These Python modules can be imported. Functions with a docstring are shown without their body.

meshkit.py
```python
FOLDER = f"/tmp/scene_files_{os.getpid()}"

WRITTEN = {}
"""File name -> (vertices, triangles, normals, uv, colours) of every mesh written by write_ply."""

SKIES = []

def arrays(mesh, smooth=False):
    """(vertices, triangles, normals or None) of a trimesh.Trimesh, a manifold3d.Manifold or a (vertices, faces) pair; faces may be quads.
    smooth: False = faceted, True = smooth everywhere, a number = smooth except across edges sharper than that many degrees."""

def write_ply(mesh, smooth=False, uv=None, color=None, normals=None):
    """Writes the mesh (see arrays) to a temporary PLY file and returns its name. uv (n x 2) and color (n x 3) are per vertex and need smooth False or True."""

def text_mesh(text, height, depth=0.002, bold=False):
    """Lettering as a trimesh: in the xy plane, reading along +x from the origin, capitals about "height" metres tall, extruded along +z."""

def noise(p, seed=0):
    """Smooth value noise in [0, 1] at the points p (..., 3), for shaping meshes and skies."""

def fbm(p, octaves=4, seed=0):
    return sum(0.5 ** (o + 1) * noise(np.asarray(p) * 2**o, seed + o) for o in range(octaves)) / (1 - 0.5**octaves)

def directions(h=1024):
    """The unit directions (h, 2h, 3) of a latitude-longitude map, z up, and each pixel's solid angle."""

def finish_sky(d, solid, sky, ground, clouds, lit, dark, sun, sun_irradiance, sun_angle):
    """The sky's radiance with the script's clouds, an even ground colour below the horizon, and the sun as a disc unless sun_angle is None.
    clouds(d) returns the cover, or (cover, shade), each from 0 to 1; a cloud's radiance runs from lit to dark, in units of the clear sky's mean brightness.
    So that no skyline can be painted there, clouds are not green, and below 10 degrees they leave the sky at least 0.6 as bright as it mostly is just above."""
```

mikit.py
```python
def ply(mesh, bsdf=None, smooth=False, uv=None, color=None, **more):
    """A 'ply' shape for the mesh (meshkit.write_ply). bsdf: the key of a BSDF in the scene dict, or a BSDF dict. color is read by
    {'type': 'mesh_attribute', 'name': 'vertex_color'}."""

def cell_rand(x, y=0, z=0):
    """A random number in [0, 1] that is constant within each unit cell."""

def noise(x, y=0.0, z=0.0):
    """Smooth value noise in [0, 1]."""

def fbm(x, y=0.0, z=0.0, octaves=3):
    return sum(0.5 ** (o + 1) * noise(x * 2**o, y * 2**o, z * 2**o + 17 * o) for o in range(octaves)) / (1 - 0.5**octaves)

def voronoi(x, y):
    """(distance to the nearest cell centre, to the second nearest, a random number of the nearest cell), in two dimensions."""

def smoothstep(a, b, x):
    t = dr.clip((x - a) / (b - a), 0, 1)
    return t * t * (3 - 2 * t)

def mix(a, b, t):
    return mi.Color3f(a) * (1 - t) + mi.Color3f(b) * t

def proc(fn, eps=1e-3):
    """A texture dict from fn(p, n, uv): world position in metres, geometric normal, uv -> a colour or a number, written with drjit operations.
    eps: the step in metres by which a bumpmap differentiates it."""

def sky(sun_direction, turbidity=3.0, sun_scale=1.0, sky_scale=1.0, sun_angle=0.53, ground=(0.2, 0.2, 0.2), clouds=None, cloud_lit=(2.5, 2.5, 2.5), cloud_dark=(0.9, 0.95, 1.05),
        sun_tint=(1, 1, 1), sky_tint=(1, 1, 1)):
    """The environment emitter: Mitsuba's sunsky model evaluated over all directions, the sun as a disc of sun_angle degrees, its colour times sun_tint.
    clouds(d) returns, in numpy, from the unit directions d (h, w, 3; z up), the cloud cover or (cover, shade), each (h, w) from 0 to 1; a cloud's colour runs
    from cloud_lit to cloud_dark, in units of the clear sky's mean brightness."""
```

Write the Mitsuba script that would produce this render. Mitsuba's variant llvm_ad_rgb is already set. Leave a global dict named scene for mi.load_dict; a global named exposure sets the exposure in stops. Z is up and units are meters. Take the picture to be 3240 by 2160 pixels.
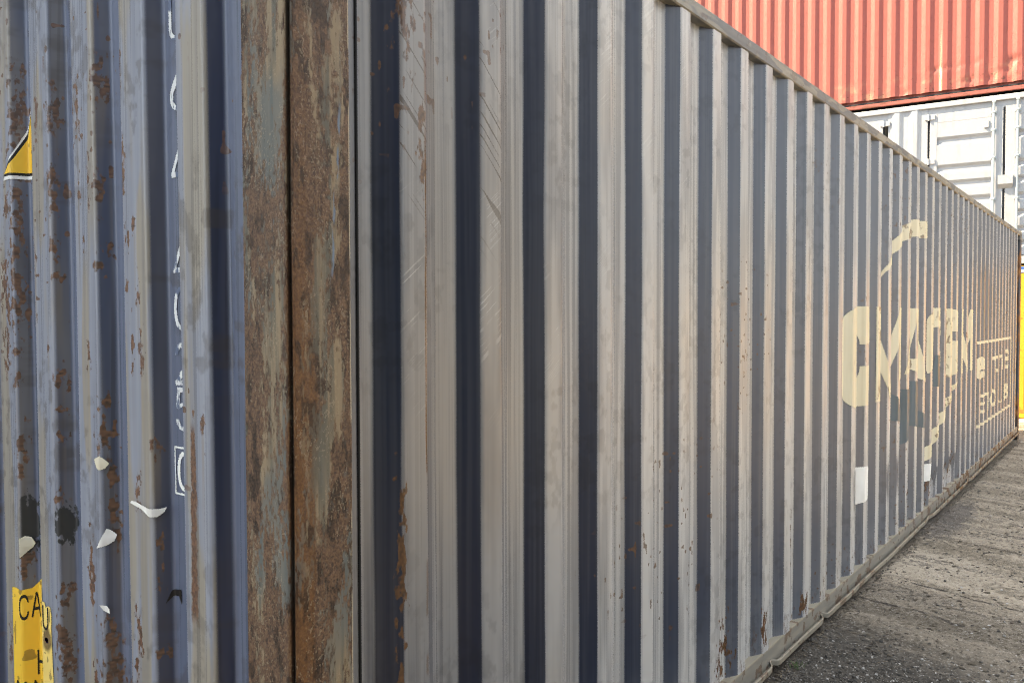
import math, numpy as np, trimesh, mitsuba as mi, drjit as dr, mikit, meshkit
import manifold3d as m3
from shapely.geometry import Polygon, MultiPolygon, box as sbox
from shapely.ops import unary_union
from shapely import affinity
T = mi.ScalarTransform4f
rng = np.random.default_rng(7)
scene, labels = {}, {}
# ------------------------------------------------------------------ camera, sky, exposure
CAM = np.array([-0.9848, -1.3046, 1.5952]); YAW, PITCH, ROLL = 0.6573, -0.0285, -0.0022
fw = np.array([math.cos(YAW)*math.cos(PITCH), math.sin(YAW)*math.cos(PITCH), math.sin(PITCH)])
rt = np.array([math.sin(YAW), -math.cos(YAW), 0.0]); up = np.cross(rt, fw)
up = -math.sin(ROLL)*rt + math.cos(ROLL)*up
scene['camera'] = {'type': 'perspective', 'fov': math.degrees(2*math.atan(1620/2573.65)), 'fov_axis': 'x',
                   'near_clip': 0.05, 'far_clip': 2000.0,
                   'to_world': T().look_at(origin=CAM.tolist(), target=(CAM+fw).tolist(), up=up.tolist())}
SUN_EL, SUN_AZ = math.radians(45), math.radians(122)
def fill_cloud(d):
    """unseen broken white cloud, added to fill the shade"""
    q = d/np.maximum(d[..., 2:], .12)*[1, 1, 0]
    n = meshkit.fbm(q*1.6+11, 5, 3)
    c = np.clip((n-.36)/.20, 0, 1)
    return c*c*(3-2*c)*.85, np.clip((n-.55)*2.2, 0, .7)
scene['sky'] = mikit.sky([math.cos(SUN_EL)*math.cos(SUN_AZ), math.cos(SUN_EL)*math.sin(SUN_AZ), math.sin(SUN_EL)], turbidity=4.0, ground=(0.24, 0.22, 0.19),
                         clouds=fill_cloud, cloud_lit=(2.5, 2.45, 2.35), cloud_dark=(1.3, 1.3, 1.3), sky_tint=(1.05, 1.0, 0.91), sun_tint=(1.03, 1.0, .94))  # clouds put in unseen, to brighten and neutralise the shaded walls
exposure = 3.7

# ------------------------------------------------------------------ helpers
noise, fbm, sstep, mix = mikit.noise, mikit.fbm, mikit.smoothstep, mikit.mix
C = mi.Color3f
used = {}
def numbered(k):
    n = used.get(k, 0); used[k] = n+1
    return k if n == 0 else '%s_%03d' % (k, n)
def thing(name, label, cat, group=None):
    k = numbered(name); labels[k] = {'label': label, 'category': cat}
    if group: labels[k]['group'] = group
    return k
def put(name, mesh, mat, parent=None, smooth=False, label=None, kind=None, **more):
    k = numbered((parent+'__' if parent else '')+name)
    scene[k] = mikit.ply(mesh, mat, smooth, **more)
    if label or kind:
        labels[k] = {}
        if label: labels[k]['label'] = label
        if kind: labels[k]['kind'] = kind
    return k
def mesh(v, f): return trimesh.Trimesh(np.asarray(v, float), np.asarray(f, int), process=False)
def cat(ms): return trimesh.util.concatenate(ms)
class Frame:
    """local (u along the long side, w inward, z) -> world"""
    def __init__(s, o, ang): s.o = np.asarray(o, float); s.a = ang
    def __call__(s, m):
        c, d = math.cos(s.a), math.sin(s.a); v = np.array(m.vertices)
        return mesh(np.stack([s.o[0]+c*v[:, 0]-d*v[:, 1], s.o[1]+d*v[:, 0]+c*v[:, 1], s.o[2]+v[:, 2]], 1), m.faces)
def rbox(x0, x1, y0, y1, z0, z1, r=0.004):
    """box with chamfered edges"""
    r = min(r, (x1-x0)*.45, (y1-y0)*.45, (z1-z0)*.45)
    pts = []
    for ax in range(3):
        q = [r, r, r]; q[ax] = 0
        for sx in (0, 1):
            for sy in (0, 1):
                for sz in (0, 1):
                    pts.append([(x1-q[0]) if sx else (x0+q[0]), (y1-q[1]) if sy else (y0+q[1]), (z1-q[2]) if sz else (z0+q[2])])
    return trimesh.Trimesh(vertices=pts).convex_hull
def tube(a, b, r, n=12):
    return trimesh.creation.cylinder(radius=r, segment=[a, b], sections=n)
def round_profile(pts, c=0.0065, n=3):
    pts = np.asarray(pts, float); out = [pts[0]]
    for i in range(1, len(pts)-1):
        P, A, B = pts[i], pts[i-1], pts[i+1]
        la, lb = np.linalg.norm(A-P), np.linalg.norm(B-P)
        ca, cb = min(c, la*.45), min(c, lb*.45)
        p1, p2 = P+(A-P)/la*ca, P+(B-P)/lb*cb
        for t in np.linspace(0, 1, n+1):
            out.append((1-t)**2*p1+2*t*(1-t)*P+t*t*p2)
    out.append(pts[-1]); return np.array(out)
def side_profile(first, count, u0, u1, pitch=.278, wo=.072, ws=.068, dep=.036):
    """outer faces start at first + pitch*k; from u0 to u1 the flat inner strip"""
    p = [(u0, dep)]
    for k in range(count):
        e = first+pitch*k
        p += [(e-ws, dep), (e, 0), (e+wo, 0), (e+wo+ws, dep)]
    p.append((u1, dep))
    q = [p[0]]
    for a in p[1:]:
        if a[0] > q[-1][0]+1e-6: q.append(a)
    return round_profile(q)
def clip_profile(pr, a, b):
    ya, yb = np.interp([a, b], pr[:, 0], pr[:, 1])
    mid = pr[(pr[:, 0] > a+1e-6) & (pr[:, 0] < b-1e-6)]
    return np.vstack([[a, ya], mid, [b, yb]])
def sheet(pr, z0, z1, nz, disp=None, w0=0.0):
    """corrugated sheet: profile (u, depth) swept over z, facing -w"""
    zs = np.linspace(z0, z1, nz+1); nu = len(pr)
    U = np.repeat(pr[:, 0][None], nz+1, 0); W = np.repeat(pr[:, 1][None], nz+1, 0)+w0; Z = np.repeat(zs[:, None], nu, 1)
    if disp is not None:
        dU, dW = disp(U, W, Z); U = U+dU; W = W+dW
    v = np.stack([U, W, Z], -1).reshape(-1, 3)
    i = np.arange(nz)[:, None]*nu+np.arange(nu-1)[None]
    f = np.concatenate([np.stack([i, i+1, i+nu+1], -1).reshape(-1, 3), np.stack([i, i+nu+1, i+nu], -1).reshape(-1, 3)])
    return mesh(v, f)
def decal(poly, pr, disp=None, off=.0018, w0=0.0, dz=.12):
    """flat print laid onto a corrugated sheet: poly in (u, z)"""
    us = pr[:, 0]; x0, z0, x1, z1 = poly.bounds; V, F, n = [], [], 0
    cuts = np.concatenate([[x0], us[(us > x0) & (us < x1)], [x1]])
    zc = np.linspace(z0, z1, max(2, int((z1-z0)/dz)+2))
    for a, b in zip(cuts[:-1], cuts[1:]):
        if b-a < 1e-6: continue
        for c, d in zip(zc[:-1], zc[1:]):
            g = poly.intersection(sbox(a, c, b, d))
            for q in getattr(g, 'geoms', [g]):
                if q.geom_type != 'Polygon' or q.area < 1e-8: continue
                v, f = trimesh.creation.triangulate_polygon(q, engine='earcut')
                U, Z = v[:, 0], v[:, 1]; W = np.interp(U, us, pr[:, 1])+w0
                dU = 0
                if disp is not None:
                    dU, dW = disp(U, W, Z); W = W+dW
                V.append(np.stack([U+dU, W-off, Z], 1)); F.append(np.asarray(f)+n); n += len(v)
    v, f = np.vstack(V), np.vstack(F)
    nn = np.cross(v[f[:, 1]]-v[f[:, 0]], v[f[:, 2]]-v[f[:, 0]])
    f[nn[:, 1] > 0] = f[nn[:, 1] > 0][:, ::-1]
    return mesh(v, f)
def casting(x0, y0, z0, lx=.178, ly=.162, lz=.118, face=-1):
    """corner fitting: block with oval holes in its outer faces"""
    b = m3.Manifold.cube([lx, ly, lz]).translate([x0, y0, z0])
    def slot(ax, c, w, h):
        o = m3.CrossSection.circle(h/2, 20)
        s = (o.translate([-w/2+h/2, 0])+o.translate([w/2-h/2, 0])).hull() if hasattr(o, 'hull') else o
        e = m3.Manifold.extrude(s, .5).translate([0, 0, -.25])
        if ax == 'y': e = e.rotate([90, 0, 0])
        if ax == 'x': e = e.rotate([0, 90, 0])
        return e.translate(c)
    b = b-slot('y', [x0+lx/2, y0+ly/2, z0+lz/2], .079, .051)-slot('x', [x0+lx/2, y0+ly/2, z0+lz/2], .05, .051)
    mm = b.to_mesh()
    return mesh(mm.vert_properties[:, :3], mm.tri_verts)
def bsdf(key, col, rough=.5, spec=.5, bump=None, metallic=0.0, eps=1e-3, two=True, clear=0.0):
    t = lambda x: mikit.proc(x, eps) if callable(x) else ({'type': 'rgb', 'value': list(x)} if isinstance(x, (tuple, list)) else x)
    b = {'type': 'principled', 'base_color': t(col), 'roughness': t(rough), 'specular': spec, 'metallic': metallic}
    if spec > 1: del b['specular']; b['eta'] = spec
    if clear: b['clearcoat'] = clear; b['clearcoat_gloss'] = .9
    if bump is not None: b = {'type': 'bumpmap', 'nested': b, 'arbitrary': mikit.proc(bump[0], bump[2] if len(bump) > 2 else 1e-3), 'scale': bump[1]}
    scene[key] = {'type': 'twosided', 'nested': b} if two else b

# ------------------------------------------------------------------ materials
def spot(a, b, a0, b0, ra, rb, wob=0.0):
    """soft-edged blot of noisy outline at (a0, b0)"""
    d = dr.sqrt(dr.square((a-a0)/ra)+dr.square((b-b0)/rb))
    return d
RUST_D, RUST_L = (.045, .026, .016), (.13, .065, .028)
def rusty(base, m, n):
    return mix(base, mix(RUST_D, RUST_L, n), m)

def side_col(p, n, uv):
    X, Y, Z = p.x, p.y, p.z
    outer = 1-sstep(.0055, .0080, Y)
    streak = fbm(X*70, Z*1.1, 3.0, 3)
    big = fbm(X*1.7, Z*1.3, 9.0, 3)
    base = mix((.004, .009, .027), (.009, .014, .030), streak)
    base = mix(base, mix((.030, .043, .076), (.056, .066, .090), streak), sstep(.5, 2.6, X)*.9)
    base = mix(base, (.105, .113, .128), sstep(1.0, 4.5, X)*.75)  # slopes painted greyer along the wall, for the glancing reflection
    wear_light = (.45+.55*sstep(.3, 1.5, X))*(1-.42*sstep(4.5, 9.5, X))  # pale gain along the wall, for reflection growing with distance
    inner = sstep(.0355, .0385, Y); lit_slope = sstep(.04, .10, n.x)*(1-inner)*(1-outer*.3)     # slopes facing the far end painted pale, for light they reflect
    dust_and_light = sstep(.35, .75, streak*.6+big*.4)*.05+wear_light*dr.maximum(outer*(.60+.35*sstep(.25, .65, fbm(X*22, Z*2.3, 5, 3))), dr.maximum(inner, lit_slope)*(.50+.35*sstep(.3, .7, streak)))  # dust and ridge wear, plus reflected brightness painted on flats and slopes
    dust_and_light += .22*(1-sstep(.08, .55, Z))*fbm(X*9, Z*9, 1, 3)
    c = mix(base, mix((.41, .41, .40), (.425, .405, .365), sstep(.3, .7, big)), dr.clip(dust_and_light, 0, .95))
    # rub marks: fine slanting scratches on the outer faces of the first ridges
    s, t = X*.80+Z*.60, Z*.80-X*.60
    sc = sstep(.72, .82, noise(t*420, s*7, 2))*sstep(.40, .6, noise(t*9, s*2, 7))
    sc *= outer*sstep(1.2, 1.75, Z)*(1-sstep(1.5, 2.3, X))
    c = mix(c, (.52, .52, .49), .34*sc*sstep(.35, .6, fbm(X*30, Z*14, 3, 3)))
    s2, t2 = X*.72-Z*.69, X*.69+Z*.72
    dk = sstep(.84, .88, noise(t2*170, s2*5, 12))*outer*sstep(1.7, 1.95, Z)*(1-sstep(.7, .8, X))*sstep(.25, .3, X)
    c = mix(c, (.06, .045, .03), .8*dk)
    run = sstep(.60, .80, noise(X*230, Z*1.6, 6))*sstep(.45, .65, noise(X*12, Z*.9, 2))
    c = mix(c, c*.62, .34*run)
    grime = sstep(.5, .72, fbm(X*30, Z*26, 8, 4))*sstep(.4, .6, fbm(X*3, Z*2.4, 1, 2))
    c = mix(c, c*.62, .5*grime)
    # rust
    nz = fbm(X*85, Z*34, 4, 5); fine = noise(X*240, Z*160, 1)
    rm = dr.maximum(0.0, 0.0*X)
    for (a, b, ra, rb, k) in [(.325, 2.36, .040, .17, .9), (.308, 1.00, .011, .20, 1.2), (.375, 1.99, .014, .10, 1.0), (2.172, .22, .05, .13, 1.0), (2.05, .12, .04, .12, 1.05),
                              (2.985, .50, .03, .18, .9), (5.44, .33, .07, .13, 1.1), (6.1, .25, .08, .12, 1.2), (6.35, .2, .08, .1, 1.2), (6.9, .26, .08, .1, 1.2), (7.2, .26, .08, .1, 1.2),
                              (1.50, .18, .03, .12, 1.1), (2.55, .20, .03, .10, 1.0), (3.1, .16, .05, .05, 1.3), (.30, .75, .012, .30, .9), (1.72, 1.10, .03, .02, .8), (8.0, 1.42, .25, .05, .7), (11.8, .9, .12, .6, .8), (11.95, 1.9, .1, .6, .9)]:
        d = dr.sqrt(dr.square((X-a)/ra)+dr.square((Z-b)/rb))
        rm = dr.maximum(rm, sstep(.46, .66, k*(1-d*.55)*.70+(nz-.5)*1.7))
    # rusty edge line of the first ridge
    xe = .3855+.004*(noise(Z*9, 1)-.5)
    ln = (1-sstep(.0012, .0035, dr.abs(X-xe)))*sstep(1.2, 1.3, Z)*(1-sstep(1.95, 2.05, Z))
    ln2 = (1-sstep(.002, .006, dr.abs(X-xe)))*sstep(.44, .6, noise(Z*14, 4))*.7
    c = rusty(c, dr.clip(rm+ln+ln2*.7, 0, 1), fine)
    specks = sstep(.86, .90, noise(X*60, Z*46, 8))*sstep(.62, .75, noise(X*1.7, Z*1.3, 3))
    c = rusty(c, .8*specks, fine)
    seam = (1-sstep(.0, .2, Z-.10))*sstep(.58, .78, nz)
    c = rusty(c, .6*seam, fine)
    return c
def side_rough(p, n, uv):
    return .27+.14*fbm(p.x*45, p.z*1.5, 2, 3)
def side_bump(p, n, uv):
    return .6*noise(p.x*18, p.z*.5, 2)+.35*noise(p.x*60, p.z*1.3, 6)+.05*noise(p.x*60, p.z*26, 6)
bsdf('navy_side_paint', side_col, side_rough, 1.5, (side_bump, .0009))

# blots of rust on the end wall: y, depth, z, half width, half height
END_SPOTS = [(1.311, .0, 1.93, .022, .04), (1.276, .012, 1.915, .022, .05), (1.275, .018, 1.90, .02, .10), (1.028, .002, 1.955, .016, .045), (1.027, .006, 1.885, .013, .02), (1.026, .004, 1.795, .010, .025), (1.023, .012, 1.752, .013, .015), (1.022, .016, 1.713, .014, .012),
             (.808, .0, 1.95, .007, .05), (.776, .006, 1.944, .013, .03), (.773, .013, 1.915, .011, .02), (.863, .0, 1.917, .008, .025), (.776, .008, 1.73, .013, .02), (.768, .027, 1.776, .014, .018), (.637, .0, 1.95, .013, .07), (.641, .0, 2.02, .008, .04), (.625, .0, 1.79, .007, .03), (.612, .0, 1.79, .006, .02),
             (.582, .0, 1.817, .008, .02), (1.336, .0, 1.69, .028, .07), (1.315, .0, 1.64, .02, .10), (1.274, .012, 1.71, .022, .05), (1.285, .0, 1.647, .014, .06), (1.274, .020, 1.63, .020, .06), (1.276, .006, 1.781, .014, .04), (1.126, .0, 1.763, .007, .03), (1.33, .0, 1.50, .02, .05), (1.277, .006, 1.50, .012, .02),
             (1.277, .005, 1.417, .013, .02), (1.022, .014, 1.425, .016, .025), (.827, .0, 1.505, .010, .028), (.772, .014, 1.384, .018, .016), (.773, .013, 1.296, .022, .038), (1.275, .010, 1.24, .014, .05), (1.273, .016, 1.20, .012, .03), (1.022, .016, 1.27, .013, .015), (1.022, .012, 1.345, .010, .012), (1.029, .0, 1.107, .018, .014), (1.024, .008, 1.11, .014, .018),
             (.766, .033, 1.11, .016, .03), (.767, .028, 1.19, .013, .02), (.765, .036, 1.06, .010, .03), (.586, .0, 1.185, .010, .035), (.561, .0, 1.51, .010, .045), (.60, .0, 1.53, .008, .05), (.523, .013, 1.297, .012, .016), (.834, .0, .985, .012, .07), (.825, .0, .91, .014, .055), (1.018, .026, .851, .013, .018), (1.026, .006, .819, .013, .03),
             (1.030, .0, .72, .014, .07), (1.024, .010, .71, .022, .05), (1.02, .02, .66, .02, .05), (.770, .020, .79, .02, .04), (.771, .016, .70, .024, .04), (.768, .030, .64, .03, .05), (.775, .006, .64, .014, .03), (.596, .0, .849, .014, .05), (.60, .0, .80, .008, .04), (.521, .018, .809, .018, .014), (.609, .0, .766, .009, .03), (.521, .016, .976, .010, .02),
             (.522, .016, 1.075, .010, .02), (.816, .0, .66, .014, .05), (1.352, .0, .66, .014, .07), (.307, .0, 1.352, .007, .028), (1.277, .004, 1.157, .014, .02), (1.272, .022, .90, .02, .03), (1.274, .014, .85, .018, .03), (1.10, .0, 2.15, .010, .06), (.86, .0, 2.12, .010, .06), (.64, .0, 2.2, .010, .07), (1.27, .02, 2.2, .03, .09), (1.024, .01, 2.15, .018, .06), (.77, .02, 2.2, .02, .05), (.775, .008, 1.85, .008, .012), (1.06, .0, 1.52, .006, .03), (.62, .0, 1.68, .006, .02), (.57, .0, 1.66, .006, .03), (.84, .0, 1.80, .006, .03)]
def end_col(p, n, uv):
    Y, Z = p.y, p.z
    outer = 1-sstep(.007, .014, p.x)
    streak = fbm(Y*60, Z*1.2, 1, 3)
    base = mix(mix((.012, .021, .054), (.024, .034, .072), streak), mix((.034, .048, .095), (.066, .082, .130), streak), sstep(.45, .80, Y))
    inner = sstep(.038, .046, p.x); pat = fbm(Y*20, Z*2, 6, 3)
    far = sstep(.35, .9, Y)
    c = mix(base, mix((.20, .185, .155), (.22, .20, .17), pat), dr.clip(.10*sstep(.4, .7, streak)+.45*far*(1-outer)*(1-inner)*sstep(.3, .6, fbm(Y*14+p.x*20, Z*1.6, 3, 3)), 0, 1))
    c = mix(c, mix((.27, .29, .335), (.31, .28, .22), sstep(.52, .68, pat)), outer*(.55+.35*streak))  # outer and inner flats painted paler, for the light they reflect
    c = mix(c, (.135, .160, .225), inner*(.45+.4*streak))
    run = sstep(.58, .8, noise(Y*240, Z*1.7, 6))*sstep(.42, .65, noise(Y*13, Z*.9, 2))
    c = mix(c, c*.55, .6*run)
    grime = sstep(.5, .72, fbm(Y*34+p.x*20, Z*26, 8, 4))*sstep(.38, .6, fbm(Y*3, Z*2.4, 1, 2))
    c = mix(c, mix(c*.5, (.10, .075, .05), .3), .6*grime)
    nz = fbm(Y*95+p.x*60, Z*60, p.x*80, 5); fine = noise(Y*260+p.x*200, Z*190, 1)
    rm = 0.0*Y; halo = 0.0*Y
    for (a, xd, b, ra, rb) in END_SPOTS:
        a = a+.003+.011*(b-1.2)
        h2 = (dr.square(Y-a)+dr.square(p.x-.003-xd))/(ra*ra)
        d = dr.sqrt(h2+dr.square((Z-b)/rb))
        rm = dr.maximum(rm, sstep(.36, .60, .70*(1-d*.45)+(nz-.5)*1.7))
        below = (1-sstep(.1, .9, h2))*(1-sstep(0, .30, b-Z))*sstep(-.02, .03, b-Z)
        halo = dr.maximum(halo, below)
    # long rust run on the ridge beside the post
    cy = .351+.010*(noise(Z*5.0, 3)-.5)+.045*dr.maximum(Z-1.27, 0.0)
    d = dr.abs(Y-cy)/(.013*(.25+1.2*fbm(Z*9, 8, 2, 3)))
    rm = dr.maximum(rm, (1-sstep(.7, 1.15, d+1.5*(nz-.5)))*sstep(.90, .95, Z)*(1-sstep(1.34, 1.37, Z)))
    rm = dr.maximum(rm, sstep(.83, .86, noise(Y*60+p.x*40, Z*46, p.x*50))*.9*sstep(.45, .65, noise(Y*5, Z*3, 5)))
    c = mix(c, (.20, .15, .085), .38*halo*sstep(.3, .7, streak))
    c = mix(c, mix((.046, .028, .020), (.165, .083, .046), fine), dr.clip(rm, 0, 1))
    # torn black patch beside the caution label
    bp = dr.maximum((1-sstep(.85, 1.0, dr.sqrt(dr.square((Y-1.27)/.022)+dr.square((p.x-.03)/.045)+dr.square((Z-1.0)/.085))+1.6*(nz-.5)))*sstep(.002, .012, p.x), (1-sstep(.85, 1.0, dr.sqrt(dr.square((Y-1.018)/.025)+dr.square((p.x-.022)/.036)+dr.square((Z-1.035)/.055))+1.6*(nz-.5))))
    c = mix(c, (.008, .012, .014), bp*.93)
    return c
def end_bump(p, n, uv):
    return .6*noise(p.y*20, p.z*.6, 2)+.35*noise(p.y*70, p.z*1.5, 6)+.15*noise(p.y*200, p.z*40, 6)
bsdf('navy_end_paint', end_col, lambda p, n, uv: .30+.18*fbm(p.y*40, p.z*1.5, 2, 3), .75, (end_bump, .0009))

def post_mask(p):
    q = p.x-p.y                      # runs round the corner
    side = 1-sstep(.004, .02, p.y)
    a = fbm(q*26, p.z*5.5, 2, 5); b = fbm(q*190, p.z*75, 5, 4)
    m = a*.72+b*.36+.09*(1-sstep(.02, .06, p.x))*side-.10*sstep(1.75, 2.15, p.z)*(1-side)-.07*side*sstep(.05, .08, p.x)*(1-sstep(1.35, 1.7, p.z))+.06*sstep(.125, .15, p.x)
    return sstep(.405, .55, m), b
def post_col(p, n, uv):
    m, b = post_mask(p)
    q = p.x-p.y; side = 1-sstep(.004, .02, p.y)
    v = fbm(q*80, p.z*3.5, 8, 4); g = fbm(q*330, p.z*280, 3, 3)
    paint = mix((.095, .090, .070), (.225, .172, .105), sstep(.3, .7, v))
    paint = mix(paint, (.095, .110, .108), .7*sstep(.52, .66, fbm(q*13, p.z*2.6, 12, 3)))
    rust = mix((.048, .029, .020), (.150, .088, .050), sstep(.25, .75, g*.6+b*.4))
    band = side*(1-sstep(.035, .070, p.x+.05*(v-.5)+.03*(b-.5)))*(1-sstep(1.45, 2.0, p.z)*.65)
    rust = mix(rust, mix((.060, .027, .010), (.175, .078, .022), g), band*.9)
    rust = mix(rust, rust*.40, sstep(.52, .70, fbm(q*60, p.z*24, 4, 4)))
    c = mix(paint, rust, dr.clip(m+band*.5, 0, 1))
    c = mix(c, (.035, .025, .019), .8*sstep(.004, .010, p.x)*sstep(.004, .010, p.y)*(1-sstep(.026, .03, p.x))*(1-sstep(.026, .03, p.y)))
    sp = sstep(.66, .74, fbm(q*300, p.z*210, 3, 2))*sstep(.45, .65, fbm(q*22, p.z*9, 3, 3))
    c = mix(c, (.30, .24, .16), .40*sp)
    c = mix(c, (.40, .35, .26), .8*sstep(.1500, .1535, p.x)*side*sstep(.3, .5, fbm(p.z*9, 3, 1, 3)))
    bl = (1-sstep(.001, .005, dr.abs(p.x-.118-.07*(p.z-1.86)+.009*(fbm(p.z*22, 2, 1, 3)-.5))))*side*sstep(1.64, 1.70, p.z)*(1-sstep(2.00, 2.05, p.z))*sstep(.40, .56, fbm(q*130, p.z*26, 5, 3))
    return mix(c, (.12, .17, .24), .8*bl)
def post_bump(p, n, uv):
    m, b = post_mask(p)
    q = p.x-p.y
    return -.8*m+1.0*m*b+.8*fbm(q*300, p.z*240, 1, 3)*(.3+.7*m)
bsdf('rusty_post_paint', post_col, .62, .4, (post_bump, .0016, .0006))

def rail_col(p, n, uv):
    s = fbm(p.x*3, p.z*60, p.y*60, 3); b = fbm(p.x*25, p.z*25, 2, 4)
    c = mix((.13, .125, .105), (.27, .245, .19), s)
    c = mix(c, (.06, .07, .085), sstep(.5, .62, fbm(p.x*6, p.z*20, 6, 3))*.6)
    return rusty(c, sstep(.66, .76, b)*.4, noise(p.x*200, p.z*200))
bsdf('worn_rail_paint', rail_col, .5, .5, (lambda p, n, uv: fbm(p.x*40, p.z*40, p.y*40, 3), .002))
def low_rail_col(p, n, uv):
    s = fbm(p.x*5, p.z*40, p.y*40, 3); b = fbm(p.x*22, p.z*22, 2, 4)
    c = mix((.085, .105, .125), (.17, .175, .170), sstep(.35, .75, s))
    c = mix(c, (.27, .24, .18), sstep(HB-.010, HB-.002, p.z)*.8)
    lip = 1-sstep(.0, .006, p.y)
    c = mix(c, (.24, .21, .155), .75*lip)
    far = sstep(5.5, 7.5, p.x)
    return rusty(c, dr.clip(sstep(.58-.10*far, .70-.10*far, b)*(.65+.3*far), 0, 1), noise(p.x*200, p.z*200))
bsdf('bottom_rail_paint', low_rail_col, .5, .5, (lambda p, n, uv: fbm(p.x*40, p.z*40, p.y*40, 3), .002))
def cream_col(p, n, uv):
    w = sstep(.62, .70, fbm(p.x*26, p.z*24, 4, 4)); s = fbm(p.x*50, p.z*2, 2, 3)
    c = mix((.50, .44, .28), (.63, .58, .42), s)
    return rusty(c, .75*w*sstep(.45, .6, noise(p.x*2, p.z*3)), noise(p.x*200, p.z*200))
bsdf('cream_lettering_paint', cream_col, .45, .5)
bsdf('teal_patch_paint', lambda p, n, uv: mix((.018, .050, .070), (.06, .10, .13), fbm(p.x*30, p.z*3, 1, 3)), .4, .5)
bsdf('white_paper', lambda p, n, uv: mix((.62, .61, .56), (.80, .79, .74), fbm(p.x*40+p.y*40, p.z*14, 1, 3)), .6, .3)
bsdf('aged_paper', lambda p, n, uv: mix((.52, .46, .30), (.74, .71, .58), fbm(p.y*60, p.z*25, 1, 3)), .6, .3)
def label_col(p, n, uv):
    f = noise(p.y*240, p.z*160); s = fbm(p.y*30, p.z*20, 4, 4)
    c = mix((.80, .49, .035), (.86, .57, .05), fbm(p.y*8, p.z*5, 1, 2))
    pale = (1-sstep(.002, .009, p.x))
    c = mix(c, (.80, .66, .25), .6*pale*(1-sstep(1.2, 1.28, p.y)))
    r = 1-sstep(.55, 1.0, dr.sqrt(dr.square((p.y-1.095)/.045)+dr.square((p.z-.70)/.035))+(s-.5))
    return rusty(c, r*.85+.6*sstep(.80, .83, noise(p.y*60, p.z*50, 3)), f)
bsdf('yellow_label', label_col, .38, .5)
bsdf('white_lettering', (.76, .77, .74), .4, .5)
bsdf('worn_number_paint', lambda p, n, uv: mix((.62, .64, .64), (.10, .13, .20), sstep(.46, .60, fbm(p.y*70, p.z*34, 4, 4))), .45, .5)
bsdf('black_print', (.012, .011, .010), .4, .4)
bsdf('dark_steel', (.03, .028, .026), .55, .4)
bsdf('rubber', (.02, .021, .023), .6, .3)

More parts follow.
